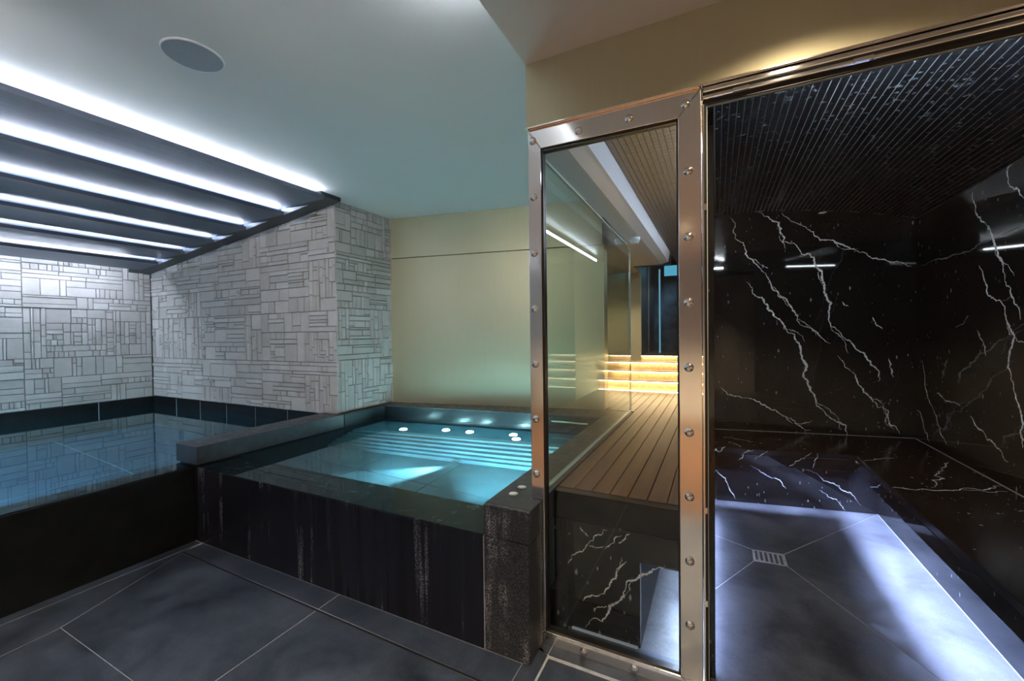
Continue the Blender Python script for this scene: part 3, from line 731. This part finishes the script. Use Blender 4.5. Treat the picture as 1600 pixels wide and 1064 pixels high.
nb = (math.sin(AP), -math.cos(AP), 0)
veins(VB, ws_b, nb, 0.015, 3)
veins(VR, ws_r, (-1, 0, 0), 0.013, 4)

# floor of the shower: four slabs falling to the drain
sf = MB().prism([(-0.0435, 1.60), (1.05, 1.60), (1.05, RB(1.05) + 0.02), (-0.0435, RB(-0.01) + 0.02)], -0.12, -0.0012).build('floor_shower', M['grout'])
struct(sf, 'dark slate shower floor sloping to a drain')
d0, d1, d2, d3 = (0.185, 2.815), (0.345, 2.83), (0.345, 2.695), (0.185, 2.68)
f0, f1, f2_, f3 = (-0.035, 1.605), (1.009, 1.605), (1.009, RB(1.009)), (-0.035, RB(-0.035))
e_l, e_l2 = (-0.035, 2.93), (-0.035, 2.26)
for p in ([e_l, d0, d1, f2_, f3], [d1, d2, f1, f2_], [d2, d3, e_l2, f0, f1], [e_l, e_l2, d3, d0]):
    tile(p, sf, M['slate_shower'], 'floor_slab', 0.0022)
dr = thing('floor_drain', (0.265, 2.755, -0.005), 'small slotted metal drain in the shower floor', 'drain')
box('frame', M['dark'], (0.19, 0.34, 2.70, 2.81, -0.02, -0.004), dr)
for k in range(6): box('slat', M['slate_shower'], (0.195 + k * 0.0245, 0.208 + k * 0.0245, 2.703, 2.807, -0.004, 0.001), dr)

# benches: stone slabs that overhang a recessed riser with a light strip underneath
bb = thing('marble_bench', (0.7, 3.2, 0), 'L-shaped black marble bench along the back and right walls of the shower', 'bench')
def bpoly(t0, t1):                               # band of the back slab, t metres behind its front edge
    c = 1 / math.cos(AP); xa, xb = 0.839 + t0, 0.839 + t1
    return [(-0.006, SB(-0.006) + t0 * c), (xa, SB(xa) + t0 * c), (xb, SB(xb) + t1 * c), (-0.006, SB(-0.006) + t1 * c)]
def rpoly(t0, t1):
    c = 1 / math.cos(AP); xa, xb = 0.8405 + t0, 0.8405 + t1
    return [(xa, 1.69), (xb, 1.69), (xb, SB(xb) + t1 * c), (xa, SB(xa) + t0 * c)]
seat = MB().prism([(-0.006, SB(-0.006)), (0.839, SB(0.839)), (1.377, WB(1.377)), (-0.006, WB(-0.006))], 0.41, 0.45).build('seat_slab', M['marble_top'], bb, 0.004)
MB().prism(bpoly(0.0, 0.09), 0.333, 0.4095).build('apron', M['marble'], seat, 0.0012)
MB().prism(bpoly(0.12, 0.20), 0.333, 0.4095).build('soffit', M['marble'], seat)
MB().prism([(-0.006, RB(-0.006)), (1.011, RB(1.011)), (1.30, WB(1.30)), (-0.006, WB(-0.006))], 0, 0.332).build('riser', M['marble'], bb)
MB().prism(bpoly(0.092, 0.110), 0.400, 0.406).build('light_strip', M['led_bench'], seat)
seat = MB().prism([(0.8405, 1.69), (1.377, 1.69), (1.377, WB(1.377) - 0.004), (0.8405, SB(0.8405) + 0.0)], 0.41, 0.45).build('seat_slab', M['marble_top'], bb, 0.004)
MB().prism(rpoly(0.0, 0.05), 0.333, 0.4095).build('apron', M['marble'], seat, 0.0012)
MB().prism(rpoly(0.10, 0.20), 0.333, 0.4095).build('soffit', M['marble'], seat)
MB().prism([(1.0115, 1.69), (1.377, 1.69), (1.377, 4.18), (1.0115, RB(1.0115))], 0, 0.332).build('riser', M['marble'], bb)
MB().prism(rpoly(0.055, 0.085), 0.400, 0.406).build('light_strip', M['led_bench'], seat)
box('closing_panel', M['marble'], (0.8405, 1.377, 1.682, 1.6895, 0, 0.4095), bb)
c_ = 1 / math.cos(AP)
MB().prism([(-0.006, WB(-0.006) - 0.004 * c_), (1.377, WB(1.377) - 0.004 * c_), (1.377, WB(1.377)), (-0.006, WB(-0.006))], 0.4502, 0.4525).build('sealant', M['grout'], bb)
box('sealant', M['grout'], (1.3745, 1.3785, 1.70, WB(1.375) - 0.006, 0.4502, 0.4525), bb)
veins(VT, bb, (0, 0, 1), 0.006, 5); veins(VS, bb, nb, 0.006, 6); veins(VI, bb, nb, 0.006, 7)
# strip in the recess at the foot of the left wall
t = thing('skirting_light', (-0.03, 2.5, 0.0), 'blue-white light strip in the recess at the foot of the left shower wall', 'light')
box('plate', M['marble'], (-0.0435, -0.036, 1.737, 3.45, 0.0, 0.068), t)
box('light_strip', M['led_skirt'], (-0.034, -0.026, 1.74, 3.3, 0.060, 0.066), t)

t = thing('added_shower_light', (0.7, 1.70, 2.16), 'added cool light strip, unseen behind the header inside the shower', 'light')  # added strip, out of view, that brightens the shower walls and veins
box('channel', M['steel'], (0.33, 0.97, 1.682, 1.69, 2.165, 2.20), t); box('light_strip', M['led_head'], (0.34, 0.96, 1.69, 1.694, 2.172, 2.186), t)
# vaulted mosaic ceiling
n_ = 30; xs = [-0.043 + (1.44 + 0.043) * i / n_ for i in range(n_ + 1)]
vs = [(x, y, vault(x) + dz) for dz in (0.0, 0.05) for y in (1.68, 4.32) for x in xs]; fs = []
k = n_ + 1
for i in range(n_): fs += [(i + k, i + k + 1, i + 1, i), (2 * k + i, 2 * k + i + 1, 3 * k + i + 1, 3 * k + i), (i, i + 1, 2 * k + i + 1, 2 * k + i), (k + i + 1, k + i, 3 * k + i, 3 * k + i + 1)]
cs = MB().add(vs, fs).build('ceiling_shower', M['mosaic_grout'])
struct(cs, 'shallow vaulted ceiling of small black mosaic tiles over the shower')
PT = 0.030
tme = MB().box(-0.0131, 0.0131, -0.0140, 0.0140, -0.003, 0.003)
def tile_verts(x, y, T_=None):
    a = math.atan(-0.22 * (x - 0.2)); ca, sa = math.cos(a), math.sin(a); z = vault(x)
    return [(x + px * ca - pz * sa, y + py, z + px * sa + pz * ca) for px, py, pz in tme.v]
rest = MB(); proto = None; cnt = 0
ny = int((4.24 - 1.70) / PT); nxt = int((1.375 + 0.005) / PT)
order = [(i, j) for j in range(ny) for i in range(nxt)]
for i, j in order:
    x = -0.005 + (i + 0.5) * PT; y = 1.70 + (j + 0.5) * PT
    if y > WB(x) - 0.01: continue
    if 10 <= j <= 16 and cnt < 300:
        if proto is None:
            proto = bpy.data.meshes.new('mosaic_tile'); proto.from_pydata(tme.v, [], tme.f); proto.materials.append(M['mosaic'])
        ob = bpy.data.objects.new('mosaic_tile', proto); COL.objects.link(ob); ob.parent = cs
        ob.location = Vector((x, y, vault(x))) - Vector(cs.location); ob.rotation_euler = (0, -math.atan(-0.22 * (x - 0.2)), 0); cnt += 1
    else: rest.add(tile_verts(x, y), tme.f)
rest.build('mosaic_tiles', M['mosaic'], cs)['kind'] = 'stuff'

# ================================================================== FRAMED GLASS PANEL AND DOOR
fp = thing('framed_glass_panel', (-0.375, 1.61, 0), 'tall fixed glass panel in a bolted polished steel frame', 'glass panel')
YF0, YF1 = 1.59, 1.635
MB().prism([(-0.702, 0.0), (-0.645, 0.055), (-0.645, 2.058), (-0.702, 2.142)], YF0, YF1, 'y').build('post', M['steel'], fp, 0.002)
MB().prism([(-0.046, 0.0), (-0.046, 2.142), (-0.121, 2.055), (-0.121, 0.053)], YF0, YF1, 'y').build('post', M['steel'], fp, 0.002)
MB().prism([(-0.700, 2.142), (-0.644, 2.0585), (-0.122, 2.0555), (-0.047, 2.142)], YF0, YF1, 'y').build('rail', M['steel'], fp, 0.002)
MB().prism([(-0.700, 0.0), (-0.047, 0.0), (-0.122, 0.0525), (-0.644, 0.0545)], YF0, YF1, 'y').build('rail', M['steel'], fp, 0.002)
box('gasket', M['gasket'], (-0.645, -0.639, 1.60, 1.630, 0.055, 2.058), fp)
box('gasket', M['gasket'], (-0.127, -0.121, 1.60, 1.630, 0.053, 2.055), fp)
box('gasket', M['gasket'], (-0.645, -0.121, 1.60, 1.630, 2.049, 2.056), fp)
box('gasket', M['gasket'], (-0.645, -0.121, 1.60, 1.630, 0.054, 0.060), fp)
box('pane', M['glass'], (-0.639, -0.127, 1.612, 1.622, 0.060, 2.049), fp)
dv, df = dome(0.0165, 0.011)
dme = bpy.data.meshes.new('bolt'); dme.from_pydata(dv, [], df); dme.materials.append(M['chrome'])
for p in dme.polygons: p.use_smooth = True
BOLTS = [(-0.680, 2.095)] + [(-0.678, 0.02 + 0.2305 * i) for i in range(9)] + [(-0.484, 2.093), (-0.289, 2.095), (-0.095, 2.098)] + [(-0.0885, 0.02 + 0.2305 * i) for i in range(9)] + [(-0.482, 0.022), (-0.285, 0.022)]
for x, z in BOLTS:
    ob = bpy.data.objects.new('bolt', dme); COL.objects.link(ob); ob.parent = fp; ob.location = Vector((x, YF0, z)) - Vector(fp.location)
# small cover profile on top of the frame
tr = MB().prism([(-0.71, 2.1425), (1.44, 2.1425), (1.44, 2.1475), (-0.71, 2.1475)], 1.574, 1.60, 'y').build('trim_1', M['steel'], None, 0.001)
struct(tr, 'thin steel drip profile under the gold header')
gdr = thing('glass_door', (0.7, 1.61, 0), 'wide frameless glass shower door hung below a chrome rail', 'door')
rl = thing('door_rail', (0.7, 1.60, 2.09), 'double chrome sliding rail along the top of the shower door', 'rail')
box('rail_bar', M['chrome'], (-0.041, 1.438, 1.588, 1.604, 2.122, 2.1405), rl, 0.004)
box('groove', M['gasket'], (-0.036, 1.438, 1.600, 1.606, 2.112, 2.122), rl)
box('rail_bar', M['chrome'], (-0.041, 1.438, 1.586, 1.604, 2.098, 2.113), rl, 0.004)
box('backing', M['gasket'], (-0.041, 1.438, 1.604, 1.63, 2.087, 2.140), rl)
for x in (0.05, 0.37): box('clamp', M['chrome'], (x, x + 0.05, 1.583, 1.590, 2.099, 2.112), rl, 0.002)
box('frame_profile', M['steel'], (-0.044, -0.037, 1.592, 1.63, 0.0, 2.085), gdr, 0.001)
box('seal', M['gasket'], (-0.037, -0.029, 1.598, 1.626, 0.0, 2.088), gdr)
box('pane', M['glass_door'], (-0.027, 1.438, 1.612, 1.620, 0.006, 2.084), gdr)
box('pane_edge', M['glass_edge'], (-0.029, -0.027, 1.611, 1.621, 0.006, 2.085), gdr)
box('pane_edge', M['glass_edge'], (-0.029, 1.438, 1.611, 1.621, 2.084, 2.0865), gdr)
for z in (0.66, 0.33, 1.72): box('hinge', M['chrome'], (-0.043, -0.030, 1.590, 1.598, z, z + 0.022), gdr, 0.001)

# ================================================================== CORRIDOR BEHIND THE GLASS PANEL
rw = thing('deck_riser', (-0.36, 1.75, 0), 'black marble riser with white veins at the front of the wooden deck', 'riser')
NX = -0.285
MB().prism([(-0.655, 0.0), (NX, 0.0), (NX, 0.36), (-0.046, 0.36), (-0.046, 0.478), (-0.655, 0.478)], 1.735, 1.76, 'y').build('marble_face', M['marble'], rw, 0.001)
box('edge_slab', M['rim_wet'], (-0.655, -0.046, 1.732, 1.78, 0.481, 0.598), rw, 0.0015)
box('niche_panel', M['matte_black'], (NX - 0.02, NX, 1.76, 2.40, 0.0, 0.36), rw)
box('niche_panel', M['matte_black'], (NX, -0.046, 2.39, 2.41, 0.0, 0.36), rw)
box('niche_panel', M['marble'], (NX, -0.046, 1.76, 2.41, 0.36, 0.40), rw)
box('niche_floor', M['slate_shower'], (NX, -0.046, 1.736, 2.39, -0.02, -0.002), rw)
box('niche_light', M['led_niche'], (-0.10, -0.060, 1.78, 2.38, 0.345, 0.355), rw)
box('niche_light_shield', M['matte_black'], (-0.125, -0.107, 1.765, 2.388, 0.285, 0.36), rw)  # added unseen board that keeps the strip's light off the niche side
box('base_light', M['led_base'], (-0.575, NX - 0.01, 1.722, 1.7345, 0.001, 0.006), rw)
veins(VC, rw, (0, -1, 0), 0.0075, 8)
bk = box('stone_block', M['marble'], (-0.652, -0.590, 1.655, 1.728, 0.001, 0.20), None, 0.002); tag(bk, 'small black marble block behind the corner of the glass panel', 'stone block')
# wooden deck: single planks
dk = MB().prism([(-0.654, 1.781), (-0.046, 1.781), (-0.046, 5.06), (-1.55, 5.06), (-1.55, 3.87), (-0.90, 3.87), (-0.90, 3.74), (-0.654, 3.74)], 0.42, 0.572).build('floor_corridor', M['dark']); struct(dk, 'raised wooden plank floor of the corridor')
pw = 0.0785; x = -0.653; i = 0
while x < -0.047:
    x1 = min(x + pw - 0.004, -0.047)
    box('plank', M['wood'], (x, x1, 1.782, 5.055, 0.573, 0.600), dk, 0.002); x += pw
x = -0.657
while x > -1.5:
    ys = 3.745 if x > -0.82 else 3.86
    box('plank', M['wood'], (x - pw + 0.004, x, ys, 5.055, 0.573, 0.600), dk, 0.002); x -= pw
# glass screen between plunge pool and deck
gs = thing('glass_screen', (-0.688, 2.7, ZR), 'tall frameless glass screen standing on the plunge pool rim', 'glass screen')
SP = [(1.72, 0.607), (3.742, 0.607), (3.742, 2.0), (3.64, 2.042), (1.72, 2.066)]
MB().prism(SP, -0.694, -0.682, 'x').build('pane', M['glass_screen'], gs)
def edge(a, b, wd=0.006):
    d = Vector((b[0] - a[0], b[1] - a[1])).normalized(); n2 = Vector((d.y, -d.x)) * wd
    MB().prism([a, b, (b[0] + n2.x, b[1] + n2.y), (a[0] + n2.x, a[1] + n2.y)], -0.6955, -0.6805, 'x').build('polished_edge', M['glass_edge'], gs)
for a, b in zip(SP[1:], SP[2:]): edge(a, b)
box('floor_channel', M['bracket'], (-0.700, -0.676, 1.72, 3.742, ZR, ZR + 0.006), gs)
# soffit with a chamfered lit edge, mosaic strip beside it
so = MB()
for (xl, ya, yb) in ((-0.70, 1.68, 3.83), (-1.6, 3.83, 5.198)):
    so.prism([(xl, 2.10), (-0.58, 2.10), (-0.505, 2.125), (-0.485, 2.24), (-0.485, 2.50), (xl, 2.50)], ya, yb, 'y')
so.box(-1.6, -0.905, 5.198, 5.80, 2.10, 2.50)
so = so.build('ceiling_corridor_soffit', M['soffit']); struct(so, 'satin grey soffit running along the corridor behind the glass')
cc = box('ceiling_corridor', M['brown_grout'], (-0.485, -0.043, 1.68, 6.6, 2.233, 2.30)); struct(cc, 'dark mosaic ceiling strip over the corridor, warm light put into its colour')
mb = MB()
for i in range(15):
    for j in range(118):
        x = -0.483 + i * 0.0293; y = 1.70 + j * 0.04
        if y < 6.4: mb.box(x + 0.001, x + 0.0283, y + 0.0006, y + 0.0394, 2.229, 2.235)
mb.build('mosaic_tiles', M['mosaic_brown'], cc)['kind'] = 'stuff'
t = thing('added_corridor_light', (-0.05, 3, 2.15), 'added slim light strip on the marble wall side of the corridor, hidden by the post', 'light')  # added strip, out of view, that brightens the soffit edge
box('channel', M['steel'], (-0.056, -0.044, 1.72, 5.0, 2.16, 2.19), t); box('light_strip', M['led_corridor'], (-0.062, -0.056, 1.74, 4.98, 2.165, 2.185), t)
sn = thing('ceiling_sensor', (-0.654, 3.616, 2.05), 'small round white sensor on the corridor soffit', 'sensor')
MB().cyl((-0.62, 3.616, 2.075), 0.045, 0.025, n=24).build('base', M['plastic'], sn, 0.003); MB().cyl((-0.62, 3.616, 2.05), 0.03, 0.026, n=24, r2=0.042).build('dome', M['plastic'], sn)
# corridor right wall beyond the shower, gold wall left of the stair
struct(box('wall_corridor_right', M['gold'], (-0.043, -0.008, 4.16, 7.4, 0, 2.5)), 'wall on the right of the corridor stair')
struct(box('wall_corridor_left', M['gold'], (-1.55, -0.905, 5.74, 5.78, 0.6, 2.10)), 'gold wall left of the stair')
struct(box('wall_corridor_side', M['gold'], (-1.66, -1.60, 3.7, 5.80, 0.0, 2.5)), 'gold side wall beyond the plunge pool')
struct(box('wall_corridor_end', M['end_wall'], (-0.95, 0.0, 7.0, 7.1, 0.6, 2.6)), 'dark blue-grey stone wall at the end of the corridor')
struct(box('wall_stair_left', M['dark'], (-0.95, -0.906, 5.78, 7.0, 0.6, 2.6)), 'dark wall left of the top landing')
struct(box('wall_stair_header', M['dark'], (-0.904, -0.485, 5.2, 5.26, 2.095, 2.5)), 'dark header above the stair')
struct(box('ceiling_landing', M['dark'], (-0.95, -0.043, 5.2, 7.05, 2.5, 2.55)), 'dark ceiling of the landing')
# stair: lit wooden steps
st = thing('stair', (-0.6, 5.2, 0.6), 'short flight of wooden steps lit by warm strips under the treads', 'stair')
ZS = [0.727, 0.825, 0.922, 1.0]; XL = [-1.24, -1.20, -1.15, -0.905]; YS = [5.065, 5.265, 5.465, 5.665]
zp = 0.6
for k in range(4):
    s_ = box('riser', M['wood_step'], (XL[k], -0.046, YS[k] + 0.035, (YS[k] + 0.24) if k < 3 else 7.0, zp - 0.02, ZS[k] - 0.012), st)
    if k < 3: box('tread', M['wood_step'], (XL[k], -0.046, YS[k], YS[k] + 0.22, ZS[k] - 0.012, ZS[k]), st, 0.002)
    else: box('tread', M['wood'], (XL[k], -0.046, YS[k], 7.0, ZS[k] - 0.012, ZS[k]), st, 0.002)
    box('light_strip', M['led_stair'], (XL[k] + 0.01, -0.05, YS[k] + 0.006, YS[k] + 0.016, ZS[k] - 0.018, ZS[k] - 0.013), st)
    zp = ZS[k]
box('base_strip', M['led_stair'], (-1.24, -0.05, 5.066, 5.072, 0.601, 0.605), st)
# glazed landing: glass leaf, blue slot window
t = thing('landing_glass', (-0.6, 6.3, 1.0), 'dark glass leaf at the top of the stair, its blue edge glow painted in', 'glass panel')
box('pane', M['glass'], (-0.90, -0.74, 6.30, 6.31, 1.0, 2.3), t)
box('glow_edge', M['slot_edge'], (-0.745, -0.725, 6.295, 6.315, 1.0, 2.2), t)
box('post', M['bracket'], (-0.895, -0.88, 6.28, 6.31, 1.0, 2.3), t)
t = thing('slot_window', (-0.4, 6.98, 2.0), 'horizontal blue lit slot window high at the end of the corridor', 'window')
box('frame', M['dark'], (-0.76, -0.05, 6.96, 6.995, 2.16, 2.42), t); box('glow', M['slot'], (-0.74, -0.07, 6.95, 6.96, 2.18, 2.34), t)

# ================================================================== CEILING FITTINGS
sp = thing('ceiling_speaker', (-1.993, 1.003, ZC - 0.01), 'round flush ceiling speaker with grey grille', 'speaker')
n = 48; R0, R1 = 0.112, 0.106
mb = MB(); vs = []
for r_, z in ((R0, ZC), (R0 - 0.002, ZC - 0.007), (R1, ZC - 0.007), (R1 - 0.002, ZC - 0.003)):
    vs += [(-1.993 + r_ * math.cos(2 * math.pi * i / n), 1.003 + r_ * math.sin(2 * math.pi * i / n), z) for i in range(n)]
fs = [(k * n + (i + 1) % n, k * n + i, (k + 1) * n + i, (k + 1) * n + (i + 1) % n) for k in range(3) for i in range(n)]
mb.add(vs, fs).build('ring', M['speaker_ring'], sp, smooth=True)
MB().cyl((-1.993, 1.003, ZC - 0.005), R1 - 0.001, 0.004, n=48).build('grille', M['speaker'], sp)
def downlight(x, y, z, e, label, col=(1.0, 0.80, 0.56), sp_=110, tgt=None, lens='lens_warm'):
    t = thing('recessed_downlight', (x, y, z - 0.006), label, 'downlight', 'recessed downlights')
    MB().cyl((x, y, z - 0.006), 0.045, 0.006, n=28).build('bezel', M['steel'], t)
    MB().cyl((x, y, z - 0.008), 0.034, 0.003, n=28).build('lens', M[lens], t)
    lamp('lamp', 'SPOT', (x, y, z - 0.02), e, col, t, tgt or (x, y, 0), spot=sp_, blend=0.6, radius=0.035)
downlight(0.25, 1.15, 2.412, DOWNLIGHT * 0.15, 'downlight in the entrance ceiling near the shower door', sp_=140)
downlight(-0.3, -1.6, 2.412, DOWNLIGHT, 'added unseen downlight in the entrance ceiling left of the viewer', sp_=120)  # added lamp; this and the next two light the room unseen
downlight(0.9, -1.6, 2.412, DOWNLIGHT, 'added unseen downlight in the entrance ceiling right of the viewer', sp_=120)  # added, unseen
downlight(-1.8, -1.8, 2.5, DOWNLIGHT, 'added unseen downlight in the main ceiling behind the viewer', sp_=120)  # added, unseen, for general light
downlight(-0.27, 1.85, 2.229, DOWNLIGHT * 0.08, 'added downlight in the dark mosaic ceiling of the corridor, hidden by the frame', sp_=120)  # added lamp, kept hidden behind the top rail

def wall_spot(x, y, z, tgt, e, ang, label, col):
    t = thing('added_wall_spot', (x, y, z - 0.09), label, 'spotlight', 'added ceiling spots')  # added spots, unseen, put in to brighten the walls
    d = (Vector(tgt) - Vector((x, y, z - 0.05))).normalized()
    MB().cyl((x, y, z - 0.02), 0.03, 0.02, n=20).build('rose', M['steel'], t)
    hd = MB().cyl((0, 0, 0), 0.03, 0.07, n=20, r2=0.024); q = (-d).to_track_quat('Z', 'Y')
    hd.v = [tuple(q @ Vector(v) + Vector((x, y, z - 0.06)) - d * 0.03) for v in hd.v]; hd.build('head', M['steel'], t)
    lamp('lamp', 'SPOT', tuple(Vector((x, y, z - 0.06)) + d * 0.06), e, col, t, tgt, spot=ang, blend=0.9, radius=0.03)
wall_spot(-1.9, -0.4, 2.5, (-4.3, 2.6, 1.3), WALL_SPOT, 75, 'added unseen ceiling spot behind the viewer aimed at the stone wall', (1.0, 0.95, 0.88))
wall_spot(-1.5, 0.1, 2.5, (-1.75, 3.5, 1.15), WALL_SPOT * 0.35, 60, 'added unseen ceiling spot behind the viewer aimed at the gold wall', (1.0, 0.95, 0.85))
downlight(-1.28, 4.5, 2.10, DOWNLIGHT * 0.22, 'added downlight in the wide end of the corridor soffit, hidden by the gold wall', sp_=150)  # added, unseen lamp to brighten the far gold wall
downlight(-0.45, 6.3, 2.5, DOWNLIGHT * 0.10, 'added cool downlight in the dark ceiling of the landing, out of view', col=(0.45, 0.75, 1.0), sp_=130)  # added, unseen lamp to brighten the end wall
